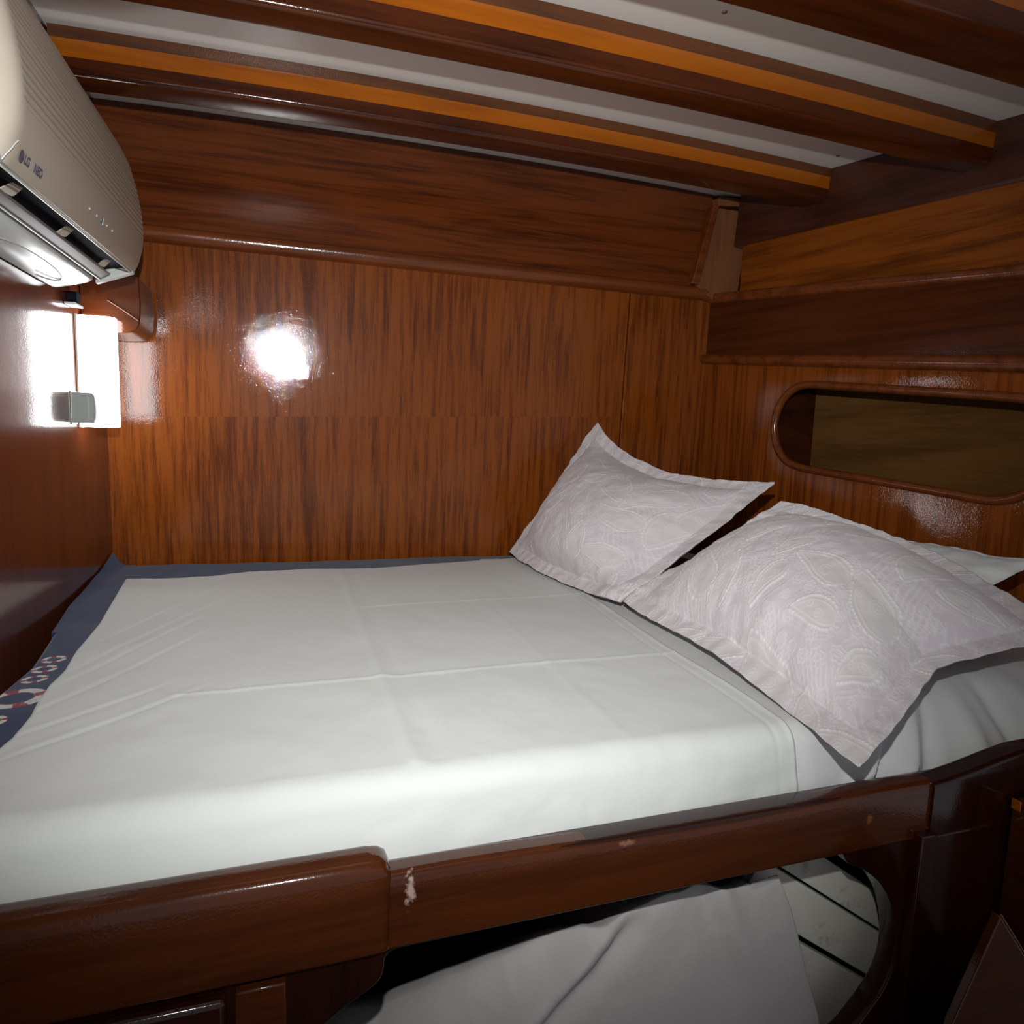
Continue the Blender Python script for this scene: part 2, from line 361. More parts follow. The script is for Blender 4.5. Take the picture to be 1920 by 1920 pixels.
tube('opening_frame', [W(u, v, 0.002) for u, v in hole], 0.012, M['rail'], wr, closed=True, seg=14, ref=tuple(EN))
# corner post between top board and deck shelf
cp = empty('trim_5', (1.43, 2.12, 1.90), kind='structure')
def quadprism(name, q, d, mat, parent, bevel=0.002):
    q = [np.array(p, float) for p in q]; d = np.array(d, float)
    return loft(name, [[tuple(p) for p in q], [tuple(p+d) for p in q]], mat, parent, bevel=bevel)
quadprism('edge_strip', [(1.326, 2.095, 1.912), (1.356, 2.095, 1.908), (1.418, 2.095, 2.178), (1.396, 2.095, 2.178)], (0, 0.035, 0), M['rail'], cp, 0.004)
quadprism('side_panel', [(1.352, 2.105, 1.908), (1.437, 2.105, 1.856), (1.520, 2.105, 1.90), (1.532, 2.105, 2.03), (1.530, 2.105, 2.172), (1.412, 2.105, 2.170)], (0, 0.06, 0), M['post'], cp, 0.0015)
quadprism('top_block', [(1.415, 2.100, 2.176), (1.542, 2.100, 2.190), (1.550, 2.100, 2.214), (1.415, 2.100, 2.205)], (0, 0.05, 0), M['post'], cp, 0.0015)

# ceiling beams: brown strip, amber inlay, rounded red-brown cap
def beam(y0, y1, xa, xb, hs, label, knots):
    root = empty('ceiling_beam', ((xa+xb)/2, (y0+y1)/2, zc((xa+xb)/2, y0)), label, 'beam')
    xs = np.linspace(xa, xb, 26)
    def part(name, za, zb, mat, ins=0.0, rnd=0):
        loops = []
        for x in xs:
            z = zc(x, y0)
            if not rnd: loops.append([(x, y0+ins, z-zb), (x, y1-ins, z-zb), (x, y1-ins, z-za+0.004), (x, y0+ins, z-za+0.004)])
            else:
                r = 0.012; L = []
                for cx, a0 in ((y0+r, 180), (y1-r, 270)):
                    for i in range(6):
                        a = math.radians(a0+i*18); L.append((x, cx+r*math.cos(a), z-zb+r+r*math.sin(a)))
                L += [(x, y1, z-za), (x, y0, z-za)]; loops.append(L)
        return loft(name, loops, mat, root, autosm=45)
    part('top_strip', 0.0, hs[0], M['brown'], 0.001)
    inl = part('inlay', hs[0], hs[1], M['amber'], 0.0)
    part('rounded_cap', hs[1], hs[2], M['beamcap'], -0.001, 1)
    return root
beam(1.750, 1.838, XL+0.005, 1.585, (0.029, 0.060, 0.094), 'amber-striped dark ceiling beam nearest the back wall', [])
beam(1.312, 1.386, XL+0.005, 1.680, (0.032, 0.064, 0.104), 'middle ceiling beam with an amber stripe, between two white ceiling bays', [])
beam(0.900, 1.010, XL+0.005, 1.765, (0.034, 0.068, 0.112), 'dark ceiling beam in the top right corner of the photo', [])

# ------------------------------------------------------------------ air conditioner
def air_conditioner():
    root = empty('air_conditioner', (XL+0.08, 1.33, 1.66), 'cream ribbed wall air conditioner high on the left wall above the lamp', 'air conditioner')
    ya, yb = 0.955, 1.735
    # front profile from lip to top, ribs in the upper part (x, z)
    def front(t):   # t 0 at lip, 1 at top
        pts = np.array([(-0.303, 1.688), (-0.293, 1.705), (-0.283, 1.740), (-0.280, 1.772), (-0.282, 1.810), (-0.290, 1.860), (-0.303, 1.910), (-0.322, 1.950), (-0.352, 1.985), (-0.395, 2.000)])
        d = np.r_[0, np.cumsum(np.linalg.norm(np.diff(pts, axis=0), axis=1))]; d /= d[-1]
        return np.interp(t, d, pts[:, 0]), np.interp(t, d, pts[:, 1])
    n = 260; t = np.linspace(0, 1, n); fx, fz = front(t)
    ker = np.ones(15)/15
    fx = np.convolve(np.pad(fx, 7, 'edge'), ker, 'valid'); fz = np.convolve(np.pad(fz, 7, 'edge'), ker, 'valid')
    rib = 0.0023*(np.abs(np.sin(t*math.pi*34))**0.7-1)*(t > 0.21)
    prof = [(-0.455, 1.722)]+[(-0.307, 1.722)]+[(-0.3065, 1.690)]+[(a, b) for a, b in zip(fx, fz)]+[(-0.455, 2.0)]
    base = np.array(prof); ribv = np.r_[0, 0, 0, rib, 0]
    loops = []
    def sec(y, shrink, ribamt):
        c = np.array([-0.46, 1.83]); p = base.copy(); p[:, 0] = p[:, 0]+ribv*ribamt
        p[:, 0] = c[0]+(p[:, 0]-c[0])*(1-shrink); p[:, 1] = c[1]+(p[:, 1]-c[1])*(1-shrink*0.35)
        return [(a, y, b) for a, b in p]
    for y, s, r in ((ya, .14, 0), (ya+.004, .07, 0), (ya+.012, .025, 0), (ya+.022, .004, 0), (ya+.035, 0, 0), (ya+.042, 0, 1), (yb-.02, 0, 1), (yb-.008, .012, 1), (yb-.002, .035, 1), (yb, .06, 1)):
        loops.append(sec(y, s, r))
    loft('casing', loops, M['shell'], root, autosm=35)
    # under-body: bright white pan between wall and outlet
    pan = [(-0.455, 1.662), (-0.442, 1.656), (-0.410, 1.663), (-0.384, 1.671), (-0.375, 1.675), (-0.371, 1.700), (-0.455, 1.700)]
    loops = []
    for y, d in ((ya+0.006, .004), (ya+0.012, 0), (yb-0.075, 0), (yb-0.05, .002), (yb-0.03, .006), (yb-0.012, .014)):
        loops.append([(a-0.5*d if a > -0.44 else a, y, b+d) for a, b in pan])
    loft('bottom_pan', loops, M['shell_white'], root, autosm=50)
    # oval moulded step on the pan
    for yy in (1.44,):
        pts = [(-0.415+0.019*math.cos(a), yy+0.17*math.sin(a), 1.6605+0.0075*math.cos(a)) for a in np.linspace(-2.6, 2.6, 40)]
        tube('moulded_line', pts, 0.0016, M['shell_white'], root, seg=6)
    # outlet: dark channel with end cheeks
    box('outlet', (-0.372, ya+0.018, 1.700), (-0.306, yb-0.02, 1.712), M['black'], root, bevel=0.001)
    for y0, y1 in ((ya+0.002, ya+0.018), (yb-0.024, yb-0.004)):
        quadprism('end_cheek', [(-0.375, y0, 1.674), (-0.302, y0, 1.687), (-0.302, y0, 1.712), (-0.375, y0, 1.712)], (0, y1-y0, 0), M['shell_white'], root, 0.003)
    # louver flap
    quadprism('louver_flap', [(-0.366, ya+0.022, 1.6795), (-0.347, ya+0.022, 1.6845), (-0.345, ya+0.022, 1.688), (-0.350, ya+0.022, 1.6895), (-0.366, ya+0.022, 1.6835)], (0, yb-ya-0.044, 0), M['flap'], root, 0.0006)
    tube('flap_edge', [(-0.3645, ya+0.02, 1.6785), (-0.3645, yb-0.012, 1.6785)], 0.0016, M['shell_white'], root, seg=8)
    tube('outlet_lip', [(-0.306, ya+0.02, 1.6875), (-0.306, yb-0.02, 1.6875)], 0.0016, M['shell_white'], root, seg=8)
    # air vanes
    for y in (1.115, 1.355, 1.625):
        quadprism('air_vane', [(-0.350, y-0.016, 1.687), (-0.343, y+0.016, 1.688), (-0.330, y+0.010, 1.698), (-0.336, y-0.008, 1.700)], (0.003, 0.002, 0.001), M['shell'], root, 0.001)
    # indicator dots and button on the front
    def onfront(y, t, lift=0.0015):
        x, z = front(t); x2, z2 = front(t+0.01); nx, nz = (z2-z), -(x2-x); l = math.hypot(nx, nz); return np.array([x+nx/l*lift, y, z+nz/l*lift]), np.array([nx/l, 0, nz/l]), np.array([x2-x, 0, z2-z])/math.hypot(x2-x, z2-z)
    for y, r in ((1.300, 0.0016), (1.345, 0.0014), (1.415, 0.0014), (1.455, 0.0016)):
        p, nn, tt = onfront(y, 0.098, 0.0006)
        loops = []
        for h, k in ((-0.001, 1), (0.0004, 1), (0.0009, .5)):
            loops.append([tuple(p+nn*h+(np.array([0, 1, 0])*math.cos(a)*1.4+tt*math.sin(a))*r*1.4*k) for a in np.linspace(0, 2*math.pi, 12, endpoint=False)])
        loft('indicator_light', loops, M['shell_white'], root, autosm=60)
    p, nn, tt = onfront(1.378, 0.098, 0.0006)
    quadprism('receiver_slot', [tuple(p+np.array([0, -0.004, 0])-tt*0.007), tuple(p+np.array([0, 0.001, 0])-tt*0.007), tuple(p+np.array([0, 0.001, 0])+tt*0.007), tuple(p+np.array([0, -0.004, 0])+tt*0.007)], tuple(nn*0.0008), M['ink'], root, 0)
    quadprism('receiver_lens', [tuple(p+np.array([0, 0.002, 0])-tt*0.007), tuple(p+np.array([0, 0.010, 0])-tt*0.005), tuple(p+np.array([0, 0.010, 0])+tt*0.005), tuple(p+np.array([0, 0.002, 0])+tt*0.007)], tuple(nn*0.0012), M['shell_white'], root, 0)
    # badge: round mark, two letters, short word
    def text(body, y, t, size):
        cu = bpy.data.curves.new('t', 'FONT'); cu.body = body; cu.size = size; cu.extrude = 0.0003; cu.align_y = 'CENTER'; cu.offset = 0.0003
        tmp = bpy.data.objects.new('t', cu); C.objects.link(tmp)
        dg = bpy.context.evaluated_depsgraph_get(); me = bpy.data.meshes.new_from_object(tmp.evaluated_get(dg)); bpy.data.objects.remove(tmp)
        p, nn, tt = onfront(y, t, 0.0010)
        v = [tuple(p+np.array([0, 1, 0])*q.co.x+tt*q.co.y+nn*q.co.z) for q in me.vertices]
        return mesh('lettering', v, [tuple(q.vertices) for q in me.polygons], M['ink'], root)
    p, nn, tt = onfront(1.002, 0.060, 0.0008)
    loft('round_mark', [[tuple(p+nn*h+(np.array([0, 1, 0])*math.cos(a)+tt*math.sin(a))*0.0072) for a in np.linspace(0, 2*math.pi, 24, endpoint=False)] for h in (0, 0.0006)], M['ink'], root)
    text('LG', 1.012, 0.060, 0.0150); text('NEO', 1.046, 0.060, 0.0150)
    p, nn, tt = onfront(1.02, 0.11)
    tube('panel_seam', [tuple(onfront(0.968, 0.01+0.012*k, 0.0003)[0]+np.array([0, 0.0012*k*k*0.3, 0])) for k in range(8)], 0.0007, M['shell_white'], root, seg=6)
air_conditioner()
# the front lip of the unit rises slightly towards its far end
bpy.context.view_layer.update()
for o in [q for q in bpy.data.objects if q.parent and q.parent.name == 'air_conditioner']:
    L0 = worldloc(o)
    for v_ in o.data.vertices:
        X_, Y_ = v_.co.x+L0.x, v_.co.y+L0.y
        v_.co.z += 0.0325*(Y_-1.15)*min(max((X_+0.385)/0.06, 0), 1)
    o.data.update()

# wooden board the unit hangs on, ends in a rounded nose
br = empty('mounting_board', (XL+0.06, 1.95, 1.60), 'brown varnished wooden block with a rounded nose under the right end of the air conditioner', 'mounting board')
pl = smoothpoly([(XL+0.001, 1.600), (-0.375, 1.598), (-0.333, 1.606), (-0.326, 1.66), (-0.330, 1.74), (XL+0.001, 1.74)], [.004, .03, .03, .03, .01, .004], 5)
loft('block', [[(a, y, b) for a, b in pl] for y in (1.930, 1.96, 2.0, 2.08, 2.120)], M['beamcap'], br, bevel=0.004)
tube('bead', [(-0.398, 1.929, 1.676), (-0.365, 1.929, 1.655), (-0.332, 1.929, 1.632)], 0.002, M['rail'], br, seg=8)

# ------------------------------------------------------------------ wall lamp and its switch
lampr = empty('wall_lamp', (XL, 1.77, 1.378), 'lit white wall lamp on the left wall beneath the air conditioner', 'lamp')
pl = smoothpoly([(XL+0.008, 1.878), (-0.382, 1.878), (-0.372, 1.902), (-0.382, 1.926), (XL+0.008, 1.926)], [.004, .016, .02, .016, .004], 6)
loft('diffuser', [[(a, b, z) for a, b in [((p[0]+0.41)*k-0.41, (p[1]-1.902)*k+1.902) for p in pl]] for z, k in ((1.370, .93), (1.372, 1), (1.628, 1), (1.6305, .93))], M['lamp'], lampr, autosm=40)
box('back_plate', (XL+0.0005, 1.876, 1.368), (XL+0.005, 1.928, 1.632), M['shell'], lampr, bevel=0.001)
for z in (1.585, 1.57, 1.52, 1.47): box('clip', (XL+0.005, 1.888, z), (XL+0.010, 1.896, z+0.006), M['shell_white'], lampr, bevel=0.001)
sb = empty('switch_box', (XL, 1.81, 1.379), 'grey angular plastic switch box in front of the lit lamp, on the left wall', 'switch box')
oct_ = [(XL, 1.824), (XL+0.036, 1.820), (XL+0.047, 1.826), (XL+0.050, 1.840), (XL+0.044, 1.860), (XL, 1.860)]
loft('housing', [[(a if a < XL+.001 else (a-XL)*k+XL, b, z) for a, b in oct_] for z, k in ((1.380, .88), (1.390, .97), (1.415, 1), (1.440, .97), (1.449, .88))], M['grey'], sb, bevel=0.0015)
box('base_plate', (XL+0.0003, 1.818, 1.376), (XL+0.003, 1.863, 1.452), M['shell_white'], sb, bevel=0.0006)
cc = empty('cable_clip', (XL, 1.82, 1.65), 'small dark block with a white edge above the lamp, on the left wall', 'clip')
box('block', (XL+0.0005, 1.825, 1.652), (XL+0.020, 1.86, 1.674), M['black'], cc, bevel=0.001)
box('white_edge', (XL+0.001, 1.800, 1.642), (XL+0.024, 1.862, 1.647), M['shell_white'], cc, bevel=0.001)

# ------------------------------------------------------------------ bedding
ZT = 0.976
def bed_top(x, y):
    """height of the mattress top before wrinkles"""
    return ZT+0.004*fnoise(x*2.2+3, y*2.2, 5)
# mattress
def YF(x):
    """front edge of the mattress: it runs back where the corner is cut off at the head"""
    k = np.clip((x-0.74)/0.45, 0, 1); return 0.766+0.15*k*k*(3-2*k)
mt = []
def mback(x): return YB-0.004
xsM = np.linspace(-0.402, 1.46, 20)
loops = []
for x in xsM:
    yend = min(YB-0.006, 2.15-(x-1.40)/0.22) if x > 1.40 else YB-0.006
    q = YF(x)-0.766
    loops.append([(x, 0.776, 0.862), (x, 0.779+q*.6, 0.925), (x, 0.806+q, 0.950), (x, yend, 0.962), (x, yend, 0.86)])
mattress = tag(loft('mattress', loops, M['sheet2'], autosm=60), 'white mattress beneath all the bed sheets', 'mattress')
mextra = None

# blue printed sheet: strip at the foot and along the back wall
def ring(x, y, cx, cy, R, r, rot, img):
    dx = x-cx; dy = y-cy; d = np.hypot(dx, dy); a = np.arctan2(dy, dx)+rot
    m = np.abs(d-(R+r)/2) < (R-r)/2
    band = (np.abs(((a/(math.pi/2)) % 1)-0.5) < 0.16)
    img[m] = (0.62, 0.61, 0.60); img[m & band] = (0.30, 0.010, 0.018)
    edge = m & (np.abs(d-r) < (R-r)*0.12); img[edge] = (0.35, 0.12, 0.12)
def blue_sheet():
    vs = []; fs = []; cols = []
    def add(xa, xb, ya, yb, nx, ny, prt):
        X, Y = np.meshgrid(np.linspace(xa, xb, nx), np.linspace(ya, yb, ny), indexing='ij')
        # foot edge wanders and rides up the wall
        edge = np.interp(Y, [0.80, 1.19, 1.31, 1.5, 1.69, 1.96, 2.12], [-0.415, -0.412, -0.408, -0.427, -0.446, -0.4535, -0.4545])
        k = np.clip((X-xa)/(xb-xa), 0, 1)
        Xp = edge+(X-xa)*(xb-edge)/(xb-xa) if xa < -0.4 else X
        Z = bed_top(Xp, Y)+0.002+0.0022*fnoise(Xp*14, Y*7, 31)
        up = np.clip(1-(Xp+0.457)/0.035, 0, 1)**2*np.interp(Y, [1.3, 1.7, 2.0, 2.12, 2.15], [0.0, 0.006, 0.018, 0.040, 0.045])
        Z = Z+up
        Z = Z-0.014*np.clip(1-(Xp-edge)/0.012, 0, 1)**2*(Y < 1.5)
        if xa >= -0.4 or True:
            Z = Z-0.010*np.clip((Y-2.14)/0.02, 0, 1)**2*(Xp > -0.40)
        img = np.empty(X.shape+(3,)); img[:] = (0.016, 0.030, 0.088)
        if prt:
            for cy in (1.338, 1.287, 1.237): ring(Xp, Y, -0.3785, cy, 0.0190, 0.0105, 0.5, img)
            ring(Xp, Y, -0.3765, 1.150, 0.040, 0.0225, 0.35, img)
            for cy in (1.065, 1.015, 0.965): ring(Xp, Y, -0.379, cy, 0.0190, 0.0105, 0.5, img)
            # rope lines drawn inside the big ring
            d = np.hypot(Xp+0.3765, Y-1.150); m = (np.abs(d-0.031) < 0.0035) & (Xp > -0.362) & (np.abs(np.sin((Xp+Y)*900)) < 0.4); img[m] = (0.33, 0.34, 0.34)
        off = sum(len(q) for q in vs)
        vs.append(np.stack([Xp, Y, Z], -1).reshape(-1, 3)); fs.append(gridfaces(nx, ny, off)); cols.append(img.reshape(-1, 3))
    add(-0.457, -0.26, 0.84, 2.160, 130, 780, True)
    add(-0.26, 1.38, 1.86, 2.160, 230, 60, False)
    v = np.concatenate(vs); f = np.concatenate(fs); c = np.concatenate(cols)
    o = mesh('printed_sheet', v, f, M['navy'], smooth=True)
    at = o.data.color_attributes.new('print', 'FLOAT_COLOR', 'POINT'); at.data.foreach_set('color', np.c_[c, np.ones(len(c))].ravel())
    tag(o, 'navy blue sheet printed with life rings, showing at the foot of the bed', 'sheet')
blue_sheet()

# white sheets draped over the front of the mattress
WR = [((-0.312, 1.44), (-0.10, 1.95)), ((-0.328, 1.194), (-0.155, 1.557)), ((-0.335, 1.074), (-0.15, 1.42)), ((-0.326, 1.004), (-0.18, 1.15)), ((-0.326, 0.931), (-0.12, 1.13)), ((-0.31, 1.30), (-0.12, 1.72))]
def drape(y0):
    """arc-length path over the front edge: t<0 on the flat (y=y0-t), t>0 over the edge"""
    return y0
def white_sheet(name, xfun0, xfun1, nx, ny, ytop, lift, mat, label, seed, topsheet):
    U = np.linspace(0, 1, nx)[:, None]*np.ones((1, ny)); 
    # v: 0 at back wall .. L at front bottom
    yf = 0.766
    nv_flat = int(ny*0.86); tflat = np.linspace(0, 1, nv_flat); nd = ny-nv_flat
    ys = []; 
    X = np.zeros((nx, ny)); Y = np.zeros((nx, ny)); Z = np.zeros((nx, ny)); OUT = np.zeros((nx, ny)); D = np.zeros((nx, ny))
    for j in range(ny):
        if j < nv_flat:
            t = j/(nv_flat-1)
            yb = ytop(xfun0(1.5)+(xfun1(1.5)-xfun0(1.5))*U[:, j])
            yff = YF(xfun0(1.5)+(xfun1(1.5)-xfun0(1.5))*U[:, j]); y = yb+(yff+0.035-yb)*t; Y[:, j] = y
            x = np.array([xfun0(q) for q in y])*(1-U[:, j])+np.array([xfun1(q) for q in y])*U[:, j]; X[:, j] = x
            Z[:, j] = bed_top(x, y); D[:, j] = 0
        else:
            t = (j-nv_flat+1)/nd; s = t*0.150; D[:, j] = t
            # rounding: quarter arc radius .05 then down
            r = 0.040; arc = r*math.pi/2*0.80
            if s < arc: a = s/r; y = yf+0.035-r*math.sin(a); z = ZT-r*(1-math.cos(a))
            else:
                a = arc/r; y = yf+0.035-r*math.sin(a)-(s-arc)*math.cos(a); z = ZT-r*(1-math.cos(a))-(s-arc)*math.sin(a)
            y = max(y, 0.742)
            x = np.array([xfun0(y)]*nx)*(1-U[:, j])+np.array([xfun1(y)]*nx)*U[:, j]
            Y[:, j] = y+(YF(x)-0.766)*(1-t)**1.2
            X[:, j] = x; Z[:, j] = z+bed_top(x, np.full(nx, .83))-ZT
    # wrinkles
    soft = 0.0030*fnoise(X*5, Y*4, seed)+0.0018*fnoise(X*14, Y*11, seed+9)
    Z = Z+lift+soft
    if topsheet:
        Z += 0.0024*segridge(X, Y, (0.155, 0.80), (0.155, 1.97), 0.010, 0.02)-0.0014*segridge(X, Y, (0.185, 0.80), (0.185, 1.97), 0.014, 0.02)
        Z += 0.0019*segridge(X, Y, (-0.16, 1.108), (0.72, 1.112), 0.0050, 0.05)
        Z += 0.0016*segridge(X, Y, (0.16, 1.566), (0.76, 1.592), 0.0050, 0.05)
        Z += 0.0010*segridge(X, Y, (0.45, 0.8), (0.46, 2.0), 0.010, 0.05)
        for a, b in WR: Z += 0.0007*segridge(X, Y, (a[0]-.010, a[1]+.004), (b[0]-.010, b[1]+.004), 0.008, 0.4)-0.0011*segridge(X, Y, a, b, 0.0045, 0.4)
        hem = np.abs(X-(np.vectorize(xfun1)(Y)-0.002)) ; Z += 0.0028*np.exp(-(hem/0.0035)**2)
        Z -= 0.0018*np.exp(-((X-(np.vectorize(xfun1)(Y)-0.030))/0.003)**2)
        # drag lines in the drop
        dd = np.clip(D*1.3, 0, 1)
        Y -= dd*0.006*np.abs(fnoise(X*9, D*1.6, seed+3))+dd*0.015*(fnoise(X*3.6+1.2, D*1.5, seed+4))
        Y -= 0.003*dd+0.004*dd*segridge(X, D, (0.30, 0.15), (0.62, 0.75), 0.09, .3)
        Z += 0.004*dd*fnoise(X*7, D*2, seed+6)
        Z += np.where(D > 0.8, 0.009*fnoise(X*6, D*0, seed+12), 0)
    else:
        dd = np.clip(D*1.6, 0, 1)
        for a, b, w_, h in (((0.745, 1.1), (0.95, -0.1), 0.020, 0.012), ((0.785, 1.1), (1.00, -0.1), 0.012, -0.012), ((0.83, 1.1), (1.05, -0.1), 0.026, 0.016), ((0.93, 1.1), (1.09, -0.1), 0.020, -0.010), ((1.04, 1.1), (1.16, -0.1), 0.03, 0.014), ((1.16, 1.1), (1.22, -0.1), 0.02, -0.014), ((1.26, 1.1), (1.28, -0.1), 0.03, 0.014)):
            Y -= 1.7*h*dd*segridge(X, D, a, b, w_, .05)
        for a, b, h in (((1.00, 0.84), (1.10, 1.05), 0.006),):
            Z += h*segridge(X, Y, a, b, 0.018, .3)
        Y += 0.010*np.clip(D*4, 0, 1)*np.clip((0.73-X)/0.05, 0, 1); Z -= 0.006*(X < 0.69)*(Y < 0.85)
        dd2 = np.clip((X-0.95)/0.3, 0, 1)
        Z += dd2*D*0.03
    Y = np.maximum(Y, np.where(D > 0.5, 0.735, 0.70))
    v = np.stack([X, Y, Z], -1).reshape(-1, 3)
    o = mesh(name, v, gridfaces(nx, ny, 0, True), mat, smooth=True)
    so = o.modifiers.new('thickness', 'SOLIDIFY'); so.thickness = 0.0015; so.offset = -1
    tag(o, label, 'sheet'); return o
def xl(y): return float(np.interp(y, [0.70, 0.80, 1.0, 1.066, 1.125, 1.19, 1.261, 1.36, 1.548, 1.725, 1.968, 2.1], [-0.40, -0.36, -0.333, -0.333, -0.340, -0.344, -0.341, -0.350, -0.354, -0.366, -0.385, -0.39]))
def xh(y): return float(np.interp(y, [0.70, 0.755, 0.893, 1.142, 1.517, 2.072], [0.690, 0.703, 0.712, 0.720, 0.744, 0.777]))
def ytop(x): return np.interp(x, [-0.40, -0.27, -0.153, -0.074, 0.1, 0.25, 0.55, 0.69, 0.80], [1.955, 1.947, 1.962, 2.005, 2.012, 1.995, 2.06, 2.09, 2.10])
white_sheet('fitted_sheet', lambda y: 0.50, lambda y: float(min(1.36+0.22*(2.15-y), 1.62)), 190, 240, lambda x: np.full(np.shape(x), 2.10), 0.0015, M['sheet2'], 'white bottom sheet under the pillows, with long folds hanging at the right', 22, False)
white_sheet('top_sheet', xl, xh, 290, 330, ytop, 0.006, M['sheet'], 'smooth white top sheet with pressed creases over most of the bed', 11, True)

# ------------------------------------------------------------------ pillows
def paisley(s, t, W_, H_, seed):
    """stitched paisley motif on fabric coordinates in metres: returns (line, fill, groove)"""
    rg = np.random.default_rng(seed)
    warpx = s+0.006*fnoise(s*22, t*22, seed); warpy = t+0.006*fnoise(s*22+9, t*22, seed+1)
    line = np.zeros_like(s); fill = np.zeros_like(s); taken = np.zeros_like(s)
    motifs = []
    cell = 0.120
    for i in range(-1, int(W_/cell)+2):
        for j in range(-1, int(H_/cell)+2):
            motifs.append(((i+0.5*(j % 2)+rg.uniform(-.16, .16))*cell, (j+rg.uniform(-.16, .16))*cell, rg.uniform(0, 2*math.pi), rg.uniform(0.032, 0.064), rg.choice([-1, 1])))
    motifs.sort(key=lambda q: -q[3])
    for cx, cy, rot, L, hand in motifs:
        dx = warpx-cx; dy = warpy-cy; m = (np.abs(dx) < 2.2*L) & (np.abs(dy) < 2.2*L)
        if not m.any(): continue
        c, sn = math.cos(rot), math.sin(rot); u = (dx[m]*c+dy[m]*sn)*hand; v = -dx[m]*sn+dy[m]*c
        u = u-0.35*(v/L)**2*L*0.6*np.sign(v).clip(0, 1)
        b = L*1.25; vn = np.clip(v/b, -1, 1)
        wd = L*0.62*np.sqrt(np.clip(1-vn**2, 0, 1))*(1-0.45*vn)
        d = np.abs(u)-wd; outside = np.abs(v) > b; d = np.where(outside, np.hypot(u, np.abs(v)-b), d)
        ang = np.arctan2(v, u); 
        free = taken[m] < 0.5
        ln = np.exp(-(d/0.0021)**2)*(0.6+0.4*np.cos(ang*34))+0.5*np.exp(-((d+0.009)/0.0011)**2)
        ins = d < 0
        r1 = np.hypot(u-0.12*L, v+0.30*L); a1 = np.arctan2(v+0.30*L, u-0.12*L)
        sp = np.clip(np.cos(r1/0.0062*2*math.pi-a1)*1.3-0.5, 0, 1)*(r1 < 0.30*L)
        r2 = np.hypot(u+0.18*L, v-0.30*L); a2 = np.arctan2(v-0.30*L, u+0.18*L)
        sp2 = np.clip(np.cos(r2/0.0058*2*math.pi+a2)*1.3-0.5, 0, 1)*(r2 < 0.22*L)
        ln = ln+ins*(0.6*sp+0.6*sp2)
        halo = 0.55*np.exp(-((d-0.010)/0.0013)**2)*(0.5+0.5*np.cos(ang*44))+0.35*np.exp(-((d-0.017)/0.0012)**2)
        ln = ln+np.where(ins, 0, halo)
        L0 = line[m]; F0 = fill[m]; T0 = taken[m]
        L0 = np.where(free, np.maximum(L0*(d > 0.020), ln) if True else L0, L0); F0 = np.where(free & (d < 0.002), 1.0, F0)
        T0 = np.where(d < 0.002, 1.0, T0)
        line[m] = L0; fill[m] = F0; taken[m] = T0
    # little stitched rosettes filling the ground
    c2 = 0.030
    gi = np.floor(warpx/c2); gj = np.floor(warpy/c2)
    for oi in (-1, 0, 1):
        for oj in (-1, 0, 1):
            hx = np.modf(np.abs(np.sin((gi+oi)*12.9898+(gj+oj)*78.233+seed)*43758.5453))[0]; hy = np.modf(np.abs(np.sin((gi+oi)*39.346+(gj+oj)*11.135+seed)*24634.6345))[0]
            px_ = (gi+oi+0.25+0.5*hx)*c2; py_ = (gj+oj+0.25+0.5*hy)*c2
            dd_ = np.hypot(warpx-px_, warpy-py_); aa_ = np.arctan2(warpy-py_, warpx-px_); R_ = 0.006+0.008*hy
            ros = np.exp(-((dd_-R_*(1+0.15*np.cos(aa_*7)))/0.0012)**2)+0.8*np.exp(-((dd_-R_*0.45)/0.0012)**2)
            line = np.maximum(line, 0.6*ros*(hx > 0.3)*(1-fill))
    # small fern strokes in the ground
    q = np.sin((warpx*0.8+warpy*0.6+0.018*fnoise(s*9, t*9, seed+5))*2*math.pi/0.011+3*fnoise(s*16, t*16, seed+6))
    mask = np.clip(fnoise(s*15, t*15, seed+8)*3, 0, 1)*(1-fill)
    line = np.maximum(line, 0.55*np.clip(q*1.5-0.5, 0, 1)*mask)
    return np.clip(line, 0, 1), fill

